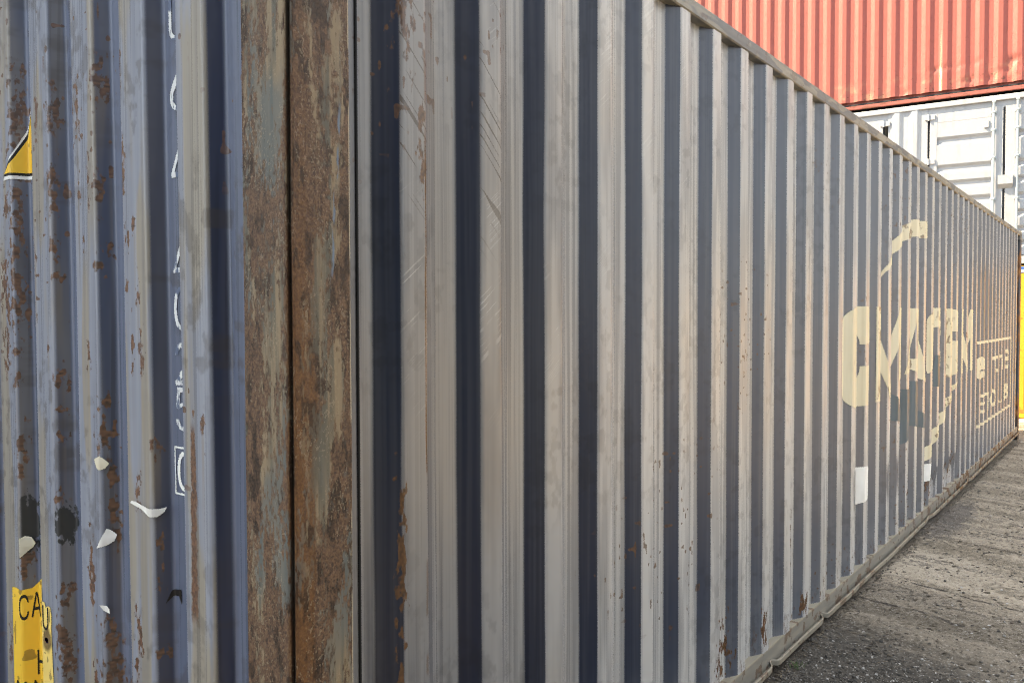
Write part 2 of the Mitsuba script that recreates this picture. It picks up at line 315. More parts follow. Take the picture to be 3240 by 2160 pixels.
def red_col(p, n, uv):
    u = .104541*p.x-.994521*p.y
    s = fbm(u*60, p.z*1.3, 2, 3); b = fbm(u*9, p.z*9, 3, 4); low = 1-sstep(5.5, 6.1, p.z)
    c = mix((.280, .074, .054), (.312, .090, .068), s)
    c = mix(c, (.30, .135, .085), low*sstep(.48, .68, b)*.6)
    c = mix(c, (.36, .24, .14), low*sstep(.66, .74, b)*.5)
    ru = (1-sstep(.010, .024, dr.abs(u-.045+.012*noise(p.z*7))))*(1-sstep(5.95, 6.05, p.z))
    ru += (1-sstep(.006, .014, dr.abs(u-.05+.012*noise(p.z*7))))*(1-sstep(6.4, 6.7, p.z))*.4
    c = mix(c, (.56, .44, .26), dr.clip(ru, 0, 1)*.85)
    return rusty(c, sstep(.70, .76, fbm(u*26, p.z*26, 5, 4))*.6*(.25+low), noise(u*90, p.z*90))
bsdf('faded_red_paint', red_col, .55, .4)
bsdf('red_rail_paint', lambda p, n, uv: rusty(mix((.27, .080, .060), (.33, .105, .080), fbm(p.y*14, p.z*40, 2, 3)), .5*sstep(.6, .7, fbm(p.y*9, p.z*20, 7, 3)), noise(p.y*60, p.z*60)), .6, .4)
def whitec(p, n, uv):
    return mix((.33, .345, .355), (.28, .29, .295), sstep(.55, .8, fbm(p.y*12, p.z*3, 2, 4))*.6)
bsdf('white_paint', whitec, .42, .5)
bsdf('galvanised_rod', lambda p, n, uv: mix((.26, .31, .33), (.40, .45, .46), fbm(p.y*30, p.z*6, 2, 3)), .4, .5)
bsdf('yellow_paint', lambda p, n, uv: rusty(mix((.58, .28, .014), (.64, .34, .025), fbm(p.y*30, p.z*1.5, 2, 3)), .5*sstep(.68, .74, fbm(p.y*10, p.z*10, 5, 4)), noise(p.y*80, p.z*80)), .5, .45)
bsdf('orange_band', (.52, .16, .03), .5, .4)
bsdf('blue_print', (.05, .12, .36), .4, .4)
bsdf('concrete', lambda p, n, uv: mix((.46, .44, .40), (.58, .56, .52), fbm(p.y*9, p.z*9, p.x*9, 4)), .85, .2)
def plain(key, a, b):
    bsdf(key, lambda p, n, uv: mix(a, b, fbm((p.x+p.y)*14, p.z*1.2, 2, 3)), .5, .45)
plain('sand_paint', (.46, .41, .35), (.52, .47, .41)); plain('grey_paint', (.46, .46, .44), (.54, .53, .50)); plain('dark_blue_paint', (.016, .022, .04), (.03, .036, .05))
plain('dark_green_paint', (.014, .024, .02), (.024, .034, .028)); plain('brown_paint', (.14, .06, .04), (.18, .08, .05)); plain('steel_blue_paint', (.08, .13, .22), (.11, .16, .25))

# ------------------------------------------------------------------ ground
def gz(x):
    x = np.asarray(x, float)
    return np.interp(x, [-50, 5, 9, 12, 15, 17, 200], [-.012, -.012, -.035, -.075, -.19, -.215, -.215])
def axis(dense0, dense1, step, lo, hi, grow=1.25):
    a = list(np.arange(dense0, dense1+step/2, step)); s = step; x = a[-1]
    while x < hi: s *= grow; x = min(hi, x+s); a.append(x)
    s = step; x = a[0]; pre = []
    while x > lo: s *= grow; x = max(lo, x-s); pre.append(x)
    return np.array(pre[::-1]+a)
def gheight(X, Y):
    P = np.stack([X, Y, 0*X], -1)
    t = X-.236*Y                                      # tyre tracks cross the lane slightly askew
    near = np.exp(-((X-2)/60)**2)*np.exp(-(np.minimum(Y+.4, 0)/8)**2)
    h = .012*(meshkit.fbm(P*[3, 3, 1], 4, 3)-.5)+.012*(meshkit.fbm(np.stack([t*6, Y*.9, 0*X], -1), 3, 5)-.5)
    clod = meshkit.fbm(P*[34, 34, 1], 3, 11)
    rough = np.clip(1.25-np.abs(X-2.7)/1.5, .22, 1)
    h = h+rough*.016*np.clip(clod-.48, 0, 1)*1.8+.004*(meshkit.noise(P*[70, 70, 1], 21)-.5)
    h -= .012*np.exp(-((Y-.0)/.06)**2)
    return h*near+gz(X)
xs = axis(2.1, 14.2, .014, -400, 400); ys = axis(-1.25, .12, .012, -400, 400)
GX, GY = np.meshgrid(xs, ys)
gv = np.stack([GX, GY, gheight(GX, GY)], -1).reshape(-1, 3)
nx, ny = len(xs), len(ys)
gi = np.arange(ny-1)[:, None]*nx+np.arange(nx-1)[None]
gf = np.concatenate([np.stack([gi, gi+1, gi+nx+1], -1).reshape(-1, 3), np.stack([gi, gi+nx+1, gi+nx], -1).reshape(-1, 3)])
def ground_col(p, n, uv):
    X, Y = p.x, p.y
    t = X-.236*Y
    big = fbm(X*1.3, Y*1.3, 2, 3); tr = fbm(t*5.5, Y*.8, 4, 4); fine = fbm(X*45, Y*45, 1, 4); gr = noise(X*150, Y*150, 2)
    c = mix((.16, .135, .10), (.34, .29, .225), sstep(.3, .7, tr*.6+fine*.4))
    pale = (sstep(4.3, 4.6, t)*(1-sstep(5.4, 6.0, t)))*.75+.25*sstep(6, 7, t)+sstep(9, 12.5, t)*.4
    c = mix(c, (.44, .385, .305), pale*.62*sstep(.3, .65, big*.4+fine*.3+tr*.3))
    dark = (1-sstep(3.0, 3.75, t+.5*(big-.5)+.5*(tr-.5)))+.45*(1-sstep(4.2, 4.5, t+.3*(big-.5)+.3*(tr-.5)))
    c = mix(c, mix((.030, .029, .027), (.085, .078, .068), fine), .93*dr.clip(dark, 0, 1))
    for t0, am in ((4.41, .9), (3.93, .8), (5.62, .6), (7.4, .5)):
        cr = 1-sstep(.004, .022, dr.abs(t-t0+.12*(fbm(Y*5, t0, 2, 4)-.5)))
        c = mix(c, (.035, .031, .027), am*cr*sstep(.30, .5, fbm(X*8, Y*11, 3, 3)))
    wet = sstep(.60, .70, tr)*sstep(.42, .6, fine)*(1-sstep(8, 12, t))
    c = mix(c, (.045, .040, .034), .65*wet)
    patch = (1-sstep(.6, 1.1, dr.sqrt(dr.square((X-6.3)/.9)+dr.square((Y+.12)/.16))+(fine-.5)))
    c = mix(c, (.075, .07, .068), .7*patch)
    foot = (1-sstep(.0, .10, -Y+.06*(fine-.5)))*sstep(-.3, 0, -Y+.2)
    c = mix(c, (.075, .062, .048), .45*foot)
    grit = fbm(X*95, Y*95, 6, 3)
    c = mix(c, c*.45, .75*sstep(.52, .70, grit)*sstep(.3, .6, fbm(t*9, Y*2, 9, 3)))
    c = mix(c, (.36, .34, .31), .5*sstep(.80, .86, gr))
    return mix(c, (.03, .027, .024), .6*(1-sstep(.13, .2, gr)))
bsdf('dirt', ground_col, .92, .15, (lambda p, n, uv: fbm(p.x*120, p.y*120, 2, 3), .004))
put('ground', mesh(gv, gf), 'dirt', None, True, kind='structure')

def stone(r):
    m = trimesh.creation.icosphere(subdivisions=0, radius=1)
    v = np.array(m.vertices)*rng.uniform(.65, 1.3, 3)*(1+.25*rng.normal(size=(12, 1)))
    return v*r, m.faces
def scatter(n, xr, yr, rr, dens):
    V, F, k = [], [], 0
    while len(V) < n:
        x, y = rng.uniform(*xr), rng.uniform(*yr)
        if rng.random() > dens(x, y): continue
        r = rr[0]*(rr[1]/rr[0])**(rng.random()**2.2)
        v, f = stone(r); a = rng.uniform(0, 6.28); v = v@np.array([[math.cos(a), math.sin(a), 0], [-math.sin(a), math.cos(a), 0], [0, 0, .75]])
        v = v+[x, y, float(gheight(np.array([x]), np.array([y]))[0])+r*.25]
        V.append(v); F.append(f+k); k += len(v)
    return mesh(np.vstack(V), np.vstack(F))
d_near = lambda x, y: np.clip(1.15-(x-.236*y-2.3)/1.1, .04, 1)
bsdf('dark_stone', lambda p, n, uv: mix((.03, .029, .028), (.13, .12, .105), noise(p.x*70, p.y*70, p.z*60)), .85, .25)
bsdf('pale_stone', lambda p, n, uv: mix((.22, .21, .19), (.55, .53, .50), noise(p.x*60, p.y*60, 3)), .8, .25)
put('dark_gravel', scatter(5200, (2.1, 8), (-1.15, -.02), (.0025, .010), d_near), 'dark_stone', kind='stuff')
put('pale_gravel', scatter(1500, (2.1, 7), (-1.15, -.02), (.0020, .0085), lambda x, y: d_near(x, y)*np.clip(-y*1.6, .08, 1)), 'pale_stone', kind='stuff')
def clods(n):
    V, F, k = [], [], 0
    for i in range(n):
        x, y = 3+9*rng.random()**1.3, rng.uniform(-1.1, -.03); r = rng.uniform(.002, .0095)
        v, f = stone(r); v = v*[1, 1.5, .5]+[x, y, float(gheight(np.array([x]), np.array([y]))[0])+r*.2]
        V.append(v); F.append(f+k); k += 12
    return mesh(np.vstack(V), np.vstack(F))
def grit(n):
    V, F = [], []
    for i in range(n):
        x, y = 2.2+9.6*rng.random()**1.5, -.028-abs(rng.normal())*.022; r = rng.uniform(.002, .008)
        v, f = stone(r); V.append(v*[1, 1, .7]+[x, y, float(gheight(np.array([x]), np.array([y]))[0])+r*.3]); F.append(f+12*i)
    return mesh(np.vstack(V), np.vstack(F))
bsdf('dirt_clod', lambda p, n, uv: mix((.05, .043, .035), (.17, .145, .11), noise(p.x*40, p.y*40, 2)), .9, .15)
put('dirt_clods', cat([clods(900), grit(900)]), 'dirt_clod', kind='stuff')
# a weed by the rail lip
bsdf('weed_green', lambda p, n, uv: mix((.035, .07, .02), (.08, .12, .04), noise(p.z*80, p.x*60)), .6, .3)
wv, wf = [], []
for i in range(26):
    a, h, l = rng.uniform(0, 6.28), rng.uniform(.02, .05), rng.uniform(.01, .035)
    bx, by = 2.74+rng.normal()*.015, -.075+rng.normal()*.012; d = np.array([math.cos(a), math.sin(a)]); s = np.array([-d[1], d[0]])*.0018
    z0 = float(gheight(np.array([bx]), np.array([by]))[0])-.002; k = len(wv)
    for t, wd in ((0, 1), (.5, .8), (1, .08)):
        c = np.array([bx, by])+d*l*t*t
        wv += [[*(c-s*wd), z0+h*t*(1-.25*t)], [*(c+s*wd), z0+h*t*(1-.25*t)]]
    wf += [[k, k+1, k+3], [k, k+3, k+2], [k+2, k+3, k+5], [k+2, k+5, k+4]]
wk = numbered('weed_tuft'); scene[wk] = mikit.ply(mesh(wv, wf), 'weed_green', True)
labels[wk] = {'label': 'tiny green weed tuft in the dark gravel against the bottom rail', 'category': 'weed'}

# ------------------------------------------------------------------ the navy container
HB, ZT, ZR = .100, 2.6996, 2.7563           # top of bottom rail, underside and top of top rail
navy = thing('shipping_container', 'long faded navy shipping container with rusty corner post filling the foreground', 'shipping container')
SP = side_profile(.3135, 42, .172, 12.045)
DENTS = [(5.46, .22, .10, .16, .020), (6.30, .10, .10, .10, .030), (6.38, .20, .15, .15, .055), (6.93, .20, .14, .16, .055), (7.22, .20, .14, .16, .050), (2.17, .22, .06, .12, .006), (.33, .98, .04, .18, .002), (2.99, .46, .05, .16, .005), (4.95, .55, .3, .2, .006), (9.1, 1.9, .6, .5, .006)]
def side_disp(U, W, Z):
    outer = np.clip(1-W/.036, 0, 1)
    q = np.stack([U*1.3, 0*U, Z*.9], -1)
    dW = .002*(meshkit.fbm(q, 3, 2)-.5)
    dU = .011*(meshkit.fbm(np.stack([U*2.3, 0*U+5, Z*1.6], -1), 3, 4)-.5)
    for a, b, ra, rb, k in DENTS:
        g = np.exp(-((U-a)/ra)**2-((Z-b)/rb)**2*np.where(Z < b, .5, 2.2)); dW = dW+k*g*(.25+.75*outer); dU = dU+.5*k*g*outer
    return dU, dW
seams = [.172]+[1.296+1.112*k for k in range(10)]+[12.045]
for i, (a, b) in enumerate(zip(seams[:-1], seams[1:])):
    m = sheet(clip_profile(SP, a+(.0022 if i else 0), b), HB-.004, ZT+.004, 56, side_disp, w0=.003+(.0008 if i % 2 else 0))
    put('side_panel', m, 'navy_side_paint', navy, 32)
put('gap_strip', rbox(.204, .210, .034, .0405, HB, ZT, .002), 'rubber', navy)  # dark strip standing in for the shaded gap beside the post
# end wall (outer faces towards -x); local u = -Y so that its outward side is -w
EP_, y = [(-2.287, .0456)], None
for k in reversed(range(8)):
    e = .3885+.25*k
    EP_ += [(-(e+.018), .0456), (-e, 0), (-(e-.110), 0), (-(e-.128), .0456)]
EP_ += [(-.1545, .0456)]
EPR = round_profile(EP_, .007)
def end_disp(U, W, Z):
    q = np.stack([U*2.2, 0*U, Z*1.1], -1)
    return .004*(meshkit.fbm(q+7, 3, 2)-.5)-.003-.011*(Z-1.2)*(U < -.2), .005*(meshkit.fbm(q, 3, 9)-.5)
EF = Frame((0, 0, 0), -math.pi/2)           # local (u, w, z) -> world (w, -u, z)
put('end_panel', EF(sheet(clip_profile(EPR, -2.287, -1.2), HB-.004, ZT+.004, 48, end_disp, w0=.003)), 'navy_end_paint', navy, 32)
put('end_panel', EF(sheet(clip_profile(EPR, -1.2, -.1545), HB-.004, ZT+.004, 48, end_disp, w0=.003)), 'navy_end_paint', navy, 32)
# corner posts: folded section with a rounded nose
def post_section(px, py, rn=.016, re=.006):
    arc = lambda cx, cy, r, a0, a1, n: [(cx+r*math.cos(a), cy+r*math.sin(a)) for a in np.radians(np.linspace(a0, a1, n))]
    return ([(.058, py)]+arc(re, py-re, re, 90, 180, 4)+arc(.005, .0150, .005, 180, 245, 4)+[(.0160, .0155)]+arc(.0150, .005, .005, 205, 270, 4)+arc(px-re, re, re, -90, 0, 4)+[(px, .055)])
def swept(sec, z0, z1, nz):
    s = []
    for a, b in zip(sec[:-1], sec[1:]):
        n = max(1, int(math.dist(a, b)/.02)); s += [(a[0]+(b[0]-a[0])*t/n, a[1]+(b[1]-a[1])*t/n) for t in range(n)]
    s = np.array(s+[sec[-1]]); zs = np.linspace(z0, z1, nz+1); k = len(s)
    v = np.concatenate([np.column_stack([s, np.full(k, z)]) for z in zs])
    i = np.arange(nz)[:, None]*k+np.arange(k-1)[None]
    f = np.concatenate([np.stack([i, i+1, i+k+1], -1).reshape(-1, 3), np.stack([i, i+k+1, i+k], -1).reshape(-1, 3)])
    v[:, :2] += .0022*(np.stack([meshkit.fbm(v*[9, 9, 2.2], 3, 1), meshkit.fbm(v*[9, 9, 2.2], 3, 2)], -1)-.5)
    return mesh(v, f)
put('corner_post', swept(post_section(.1575, .1517), .106, 2.644, 60), 'rusty_post_paint', navy, 35, label='rust-eaten corner post with flaking beige paint')
def far_post_col(p, n, uv):
    m = sstep(.42, .6, fbm(p.x*20+p.y*20, p.z*3, 2, 4))
    return mix((.055, .06, .07), mix((.06, .03, .016), (.30, .13, .035), noise(p.x*20, p.z*14)), m)
bsdf('far_post_paint', far_post_col, .6, .4)
put('corner_post', rbox(12.05, 12.192, .0, .15, .043, 2.644, .008), 'far_post_paint', navy, label='rust-stained corner post at the far end')
put('corner_post', rbox(.0, .15, 2.29, 2.438, .106, 2.644, .008), 'far_post_paint', navy)
put('corner_post', rbox(12.05, 12.192, 2.29, 2.438, .106, 2.644, .008), 'far_post_paint', navy)
for (x, yy) in ((0, 0), (12.014, 0), (0, 2.276), (12.014, 2.276)):
    put('corner_fitting', casting(x, yy, 2.646), 'worn_rail_paint', navy)
    put('corner_fitting', casting(x, yy, -.012 if x < 1 else -.078, lz=.116), 'dark_steel', navy)
# rails
def rail(u0, u1, w0, w1, z0, z1, n=60, r=.005, amp=.007, seed=1):
    us = np.linspace(u0, u1, n+1)
    sec = np.array([(w0, z0+r), (w0, z1-r), (w0+r, z1), (w1-r, z1), (w1, z1-r), (w1, z0+r), (w1-r, z0), (w0+r, z0)])[::-1]
    k = 8; v = np.concatenate([np.column_stack([np.full(k, u), sec]) for u in us])
    d = amp*(meshkit.fbm(np.stack([v[:, 0]*1.4, 0*v[:, 0], 0*v[:, 0]+seed], -1), 3, seed)-.5); v[:, 1] += d; v[:, 2] += .6*d
    i = (np.arange(n)[:, None]*k+np.arange(k)[None]); j = (np.arange(n)[:, None]*k+(np.arange(k)[None]+1) % k)
    f = np.concatenate([np.stack([i, i+k, j], -1).reshape(-1, 3), np.stack([j, i+k, j+k], -1).reshape(-1, 3)])
    cap = [[0, a, a+1] for a in range(1, k-1)]; cap += [[n*k, n*k+a+1, n*k+a] for a in range(1, k-1)]
    m = mesh(v, np.vstack([f, cap])); trimesh.repair.fix_normals(m); return m
put('top_rail', rail(.18, 12.012, 0, .06, ZT, ZR, 200), 'worn_rail_paint', navy, 30)
put('top_rail', rail(.18, 12.012, 2.378, 2.438, ZT, ZR), 'worn_rail_paint', navy, 30)
put('top_rail', EF(rail(-2.274, -.164, 0, .06, ZT, ZR, 20)), 'worn_rail_paint', navy, 30)
# bottom rail: a web under the panel feet, a top flange and an outward lip
def flange(u0, u1, n, sec, dfn):
    us = np.linspace(u0, u1, n+1); sec = np.array(sec); k = len(sec)
    v = np.concatenate([np.column_stack([np.full(k, u), sec]) for u in us]); v = dfn(v)
    i = (np.arange(n)[:, None]*k+np.arange(k)[None]); j = (np.arange(n)[:, None]*k+(np.arange(k)[None]+1) % k)
    f = np.concatenate([np.stack([i, i+k, j], -1).reshape(-1, 3), np.stack([j, i+k, j+k], -1).reshape(-1, 3)])
    cap = [[0, a, a+1] for a in range(1, k-1)]; cap += [[n*k, n*k+a+1, n*k+a] for a in range(1, k-1)]
    m = mesh(v, np.vstack([f, cap])); trimesh.repair.fix_normals(m); return m
def lip_disp(v):
    v = v.copy(); u = v[:, 0]
    w = .006*(meshkit.fbm(np.stack([u*2.1, 0*u, 0*u], -1), 3, 5)-.5); v[:, 1] += w; v[:, 2] += .7*w
    for a, s, k in ((2.63, .028, .026), (3.375, .026, .030), (6.05, .10, .012), (7.9, .06, .014)):
        g = np.exp(-((u-a)/s)**2)*(v[:, 1] < .004); v[:, 1] += k*g; v[:, 2] += .35*k*g
    return v
put('bottom_rail', flange(.18, 12.012, 240, [(.052, HB), (.052, HB-.006), (.008, HB-.006), (.008, .004), (.002, .004), (.002, HB-.004), (.004, HB)], lambda v: v), 'bottom_rail_paint', navy, 30)
put('rail_lip', flange(.18, 12.012, 700, [(.0015, .006), (-.024, .004), (-.026, .008), (-.026, .028), (-.023, .031), (-.019, .031), (-.018, .012), (.0015, .012)], lip_disp), 'bottom_rail_paint', navy, 30, label='dented pale lip along the bottom rail')
put('bottom_rail', EF(rail(-2.274, -.18, 0, .06, .0, HB, 20)), 'navy_end_paint', navy, 30)
put('bottom_rail', rail(.18, 12.012, 2.378, 2.438, 0, HB), 'bottom_rail_paint', navy, 30)
put('roof_panel', rbox(.10, 12.09, .03, 2.408, 2.735, 2.745), 'navy_end_paint', navy)
put('floor_panel', rbox(.10, 12.09, .06, 2.37, .06, .09), 'dark_steel', navy)
back = sheet(side_profile(.3135, 42, .172, 12.045), HB, ZT, 1); v = np.array(back.vertices); v[:, 1] = 2.435-v[:, 1]
put('side_panel', mesh(v, back.faces[:, ::-1]), 'navy_end_paint', navy, 32)
put('door_panel', rbox(12.13, 12.165, .15, 2.29, .10, 2.70), 'navy_end_paint', navy)

# lettering on the long side, in (X, Z)
def rr(x0, z0, x1, z1, r=0.0):
    b = sbox(x0, z0, x1, z1)
    return b.buffer(-r).buffer(r, 8) if r else b
def poly(*p): return Polygon(p)
def oval(x, z, w, h, rx, rz):
    k = rz/rx
    return affinity.translate(affinity.scale(sbox(rx, rz/k, w-rx, (h-rz)/k).buffer(rx, 10), 1, k, origin=(0, 0)), x, z)
def let_C(x, w, z, h, sw):
    o = oval(x, z, w, h, w*.49, h*.20); i = oval(x+w*.40, z+h*.26, w*.33, h*.48, w*.16, h*.12)
    return o.union(sbox(x+w*.5, z, x+w*.97, z+h)).difference(i).difference(sbox(x+w*.70, z+h*.40, x+w*1.1, z+h*.62))
def let_M(x, w, z, h, sw):
    return unary_union([sbox(x, z, x+sw, z+h), sbox(x+w-sw, z, x+w, z+h), poly((x, z+h), (x+sw*1.0, z+h), (x+w/2+sw*.28, z), (x+w/2-sw*.28, z)), poly((x+w, z+h), (x+w-sw, z+h), (x+w/2-sw*.28, z), (x+w/2+sw*.28, z))])
def let_A(x, w, z, h, sw):
    o = poly((x, z), (x+w*.33, z+h), (x+w*.67, z+h), (x+w, z), (x+w-sw, z), (x+w/2, z+h-.10), (x+sw, z))
    return unary_union([o, sbox(x+w*.25, z+h*.20, x+w*.75, z+h*.38).intersection(poly((x, z), (x+w*.33, z+h), (x+w*.67, z+h), (x+w, z)))])
def let_G(x, w, z, h, sw):
    o = oval(x, z, w, h, w*.38, h*.13); i = oval(x+w*.50, z+h*.26, w*.21, h*.48, w*.10, h*.10)
    return unary_union([o.difference(i).difference(sbox(x+w*.58, z+h*.52, x+w*1.1, z+h*.66)), sbox(x+w*.62, z+h*.38, x+w, z+h*.52)])
Zl, Hl, S = 1.062, .60, .20
text1 = [let_C(3.83, .45, Zl, Hl, S), let_M(4.47, .72, Zl, Hl, .13), let_A(5.24, .72, Zl, Hl, .20), let_C(6.10, .56, Zl+.01, Hl, .20), let_G(6.76, .62, Zl+.01, Hl, .20), let_M(7.54, .68, Zl+.01, Hl, .14)]
cut = poly((4.84, .95), (4.92, 1.15), (5.40, 1.20), (5.52, 1.22), (5.95, 1.09), (6.15, 1.16), (6.42, 1.29), (6.62, 1.27), (6.70, 1.06), (6.70, .9))
put('lettering', decal(unary_union(text1).difference(cut), SP, side_disp, w0=.003), 'cream_lettering_paint', navy, label='large faded cream CMA CGM lettering')
def arc_band(pts):
    """pts: (x, z, half width) along a curve"""
    a = np.array(pts); t = np.linspace(0, 1, len(a)); tt = np.linspace(0, 1, 40)
    from numpy import interp as I
    x, z, w = I(tt, t, a[:, 0]), I(tt, t, a[:, 1]), I(tt, t, a[:, 2])
    d = np.stack([np.gradient(x), np.gradient(z)], 1); d /= np.linalg.norm(d, axis=1, keepdims=True); nn = np.stack([-d[:, 1], d[:, 0]], 1)
    c = np.stack([x, z], 1); return Polygon(np.vstack([c+nn*w[:, None], (c-nn*w[:, None])[::-1]])).buffer(0)
sw1 = arc_band([(4.60, 1.76, .004), (4.72, 1.90, .012), (4.86, 1.995, .03), (5.07, 2.125, .045), (5.30, 2.20, .055), (5.55, 2.25, .062), (5.94, 2.265, .066)])
sw2 = arc_band([(7.42, 1.10, .008), (7.30, .99, .02), (7.05, .90, .032), (6.75, .77, .045), (6.45, .655, .055), (6.25, .555, .06), (6.02, .49, .05)])
put('emblem_stroke', decal(sw1, SP, side_disp, w0=.003), 'cream_lettering_paint', navy, label='upper cream swoosh over the big lettering')
put('emblem_stroke', decal(sw2, SP, side_disp, w0=.003), 'cream_lettering_paint', navy, label='lower cream swoosh under the big lettering')
# ruled panel with smaller lettering towards the far end
def text_poly(s, x, z, h, w=None, bold=True):
    m = meshkit.text_mesh(s, h, .002, bold); v, f = np.array(m.vertices), m.faces
    keep = (np.abs(v[f][:, :, 2].mean(1)) < 1e-6)
    g = unary_union([Polygon(v[t][:, :2]).buffer(1e-5) for t in f[keep]])
    b = g.bounds; sx = (w/(b[2]-b[0])) if w else 1
    return affinity.translate(affinity.scale(g, sx, 1, origin=(b[0], 0)), x-b[0], z)
pan = unary_union([sbox(8.44, 1.315, 11.22, 1.345), sbox(8.45, .445, 11.22, .475), sbox(8.44, .445, 8.50, 1.32), sbox(11.17, .445, 11.22, 1.32)])
pan = unary_union([pan, text_poly('e', 8.52, .955, .30, .50), text_poly('th', 9.72, .965, .235, .85), text_poly('e', 10.62, .965, .30, .42), text_poly('ETO', 8.76, .58, .19, 1.10), text_poly('UB', 10.10, .58, .19, .86)])
put('lettering', decal(pan, SP, side_disp, w0=.003), 'cream_lettering_paint', navy, label='ruled cream panel of small lettering at the far end')
tps = ([poly((4.90, 1.11), (5.06, 1.04), (5.16, .87), (4.98, .89)), poly((5.18, 1.09), (5.42, 1.08), (5.40, .72), (5.19, .68)), poly((5.50, 1.13), (5.66, 1.12), (5.68, .93), (5.95, .84), (5.94, .74), (5.52, .80)), poly((6.40, 1.29), (6.60, 1.27), (6.66, 1.02), (6.34, 1.03))])
for tp in tps: put('paint_patch', decal(tp, SP, side_disp, w0=.003, off=.0028), 'teal_patch_paint', navy, label='dark teal paint patch over the lettering')
put('sticker', decal(poly((3.995, .455), (4.285, .485), (4.29, .62), (4.28, .672), (4.26, .69), (3.995, .700)), SP, side_disp, w0=.003, off=.0028), 'white_paper', navy, label='blank white sticker low on the side')
put('sticker', decal(poly((6.0, .29), (6.17, .295), (6.2, .43), (6.02, .436)), SP, side_disp, w0=.003, off=.0028), 'white_paper', navy, label='small white sticker below the lower swoosh')

# end wall print, in (u = -Y, Z)
ES = np.concatenate([[0], np.cumsum(np.hypot(*np.diff(EPR, axis=0).T))])     # arc length along the folded end wall
def at(Y, x=0.0):
    """arc length of the wall point nearest to (y, depth)"""
    a, b = EPR[:-1], EPR[1:]; q = np.array([-Y, x]); d = b-a
    t = np.clip(((q-a)*d).sum(1)/(d*d).sum(1), 0, 1); k = np.argmin(np.hypot(*(a+d*t[:, None]-q).T))
    return ES[k]+t[k]*np.hypot(*d[k])
SPR = np.column_stack([ES, 0*ES])
def wrap(pl, off, curl=0.0):
    m = decal(pl, SPR, None, 0.0, 0.0, .05); v = np.array(m.vertices); s = v[:, 0]
    u, w = np.interp(s, ES, EPR[:, 0]), np.interp(s, ES, EPR[:, 1])
    k = np.clip(np.searchsorted(ES, s)-1, 0, len(ES)-2); d = np.diff(EPR, axis=0)[k]; d /= np.hypot(*d.T)[:, None]
    dU, dW = end_disp(u, w, v[:, 2])
    if curl: off = off+curl*np.clip((s-s.min())/(np.ptp(s)+1e-9)-.35, 0, 1)**2+curl*.4*np.clip(.25-(s-s.min())/(np.ptp(s)+1e-9), 0, 1)
    return mesh(np.column_stack([u+dU+d[:, 1]*off, w+dW+.003-d[:, 0]*off, v[:, 2]]), m.faces)
def wpoly(*pts): return Polygon([(at(q[0], q[1]), q[2]) for q in pts])
def ed(pl, mat, name, label=None, off=.0018, curl=0.0):
    return put(name, EF(wrap(pl, off, curl)), mat, navy, label=label)
IN = .0456
ed(wpoly((1.3320, 0, .40), (1.3355, 0, .803), (1.3055, 0, .806), (1.277, 0, .803), (1.268, .027, .806), (1.25, IN, .830), (1.15, IN, .845), (1.1315, 0, .842), (1.1306, 0, .803), (1.1134, 0, .804), (1.108, 0, .790), (1.0919, 0, .798), (1.0776, 0, .795), (1.0714, 0, .773), (1.074, 0, .735), (1.0726, 0, .708), (1.0670, 0, .589), (1.067, 0, .40)), 'yellow_label', 'caution_label', 'torn yellow caution label with black letters')
def word(t, s0, s1, z, h): return text_poly(t, s0, z, h, s1-s0, False)
ed(word('C', at(1.2860), at(1.2712, .018), .716, .072), 'black_print', 'label_print', off=.003)
ed(word('A', at(1.2690, .024), at(1.2535, IN), .720, .072), 'black_print', 'label_print', off=.003)
ed(word('U', at(1.1265), at(1.090), .728, .066), 'black_print', 'label_print', off=.003)
ed(word('H', at(1.2643, .036), at(1.2400, IN), .548, .072), 'black_print', 'label_print', off=.003)
ed(word('I', at(1.1335), at(1.1310), .545, .070), 'black_print', 'label_print', off=.003)
for t, a, b in (('C', at(1.3160), at(1.2960)), ('O', at(1.2800), at(1.2738, .013)), ('N', at(1.2676, .027), at(1.2540, IN))):
    ed(word(t, a, b, .460, .072), 'black_print', 'label_print', off=.003)
ed(wpoly((1.3225, 0, 2.000), (1.260, IN, 2.002), (1.235, IN, 2.002), (1.235, IN, 2.22), (1.262, .042, 2.145), (1.2785, 0, 2.068)), 'white_lettering', 'warning_sign', 'yellow warning triangle outlined in black')
ed(wpoly((1.3200, 0, 2.011), (1.260, IN, 2.012), (1.235, IN, 2.012), (1.235, IN, 2.21), (1.262, .042, 2.133), (1.2785, 0, 2.060)), 'black_print', 'warning_sign_border', off=.0026)
ed(wpoly((1.3120, 0, 2.018), (1.260, IN, 2.020), (1.235, IN, 2.020), (1.235, IN, 2.195), (1.2617, .042, 2.118), (1.2785, 0, 2.048)), 'yellow_label', 'warning_sign_face', off=.0034)
# the number down the last trough, read from top to bottom; the ridge hides most of each figure
D0, B0 = at(.4885, IN), at(.4995, IN)
for t, z in (('U', 2.24), ('6', 2.08), ('4', 1.905), ('4', 1.683), ('0', 1.57), ('2', 1.44), ('5', 1.335)):
    ed(word(t, D0, D0+.070, z, .100), 'worn_number_paint', 'registration_number')
bx = sbox(B0, 1.181, B0+.085, 1.295); ed(unary_union([bx.difference(bx.buffer(-.0045)), word('0', B0+.012, B0+.075, 1.192, .092)]), 'white_lettering', 'registration_number', 'boxed white check digit')
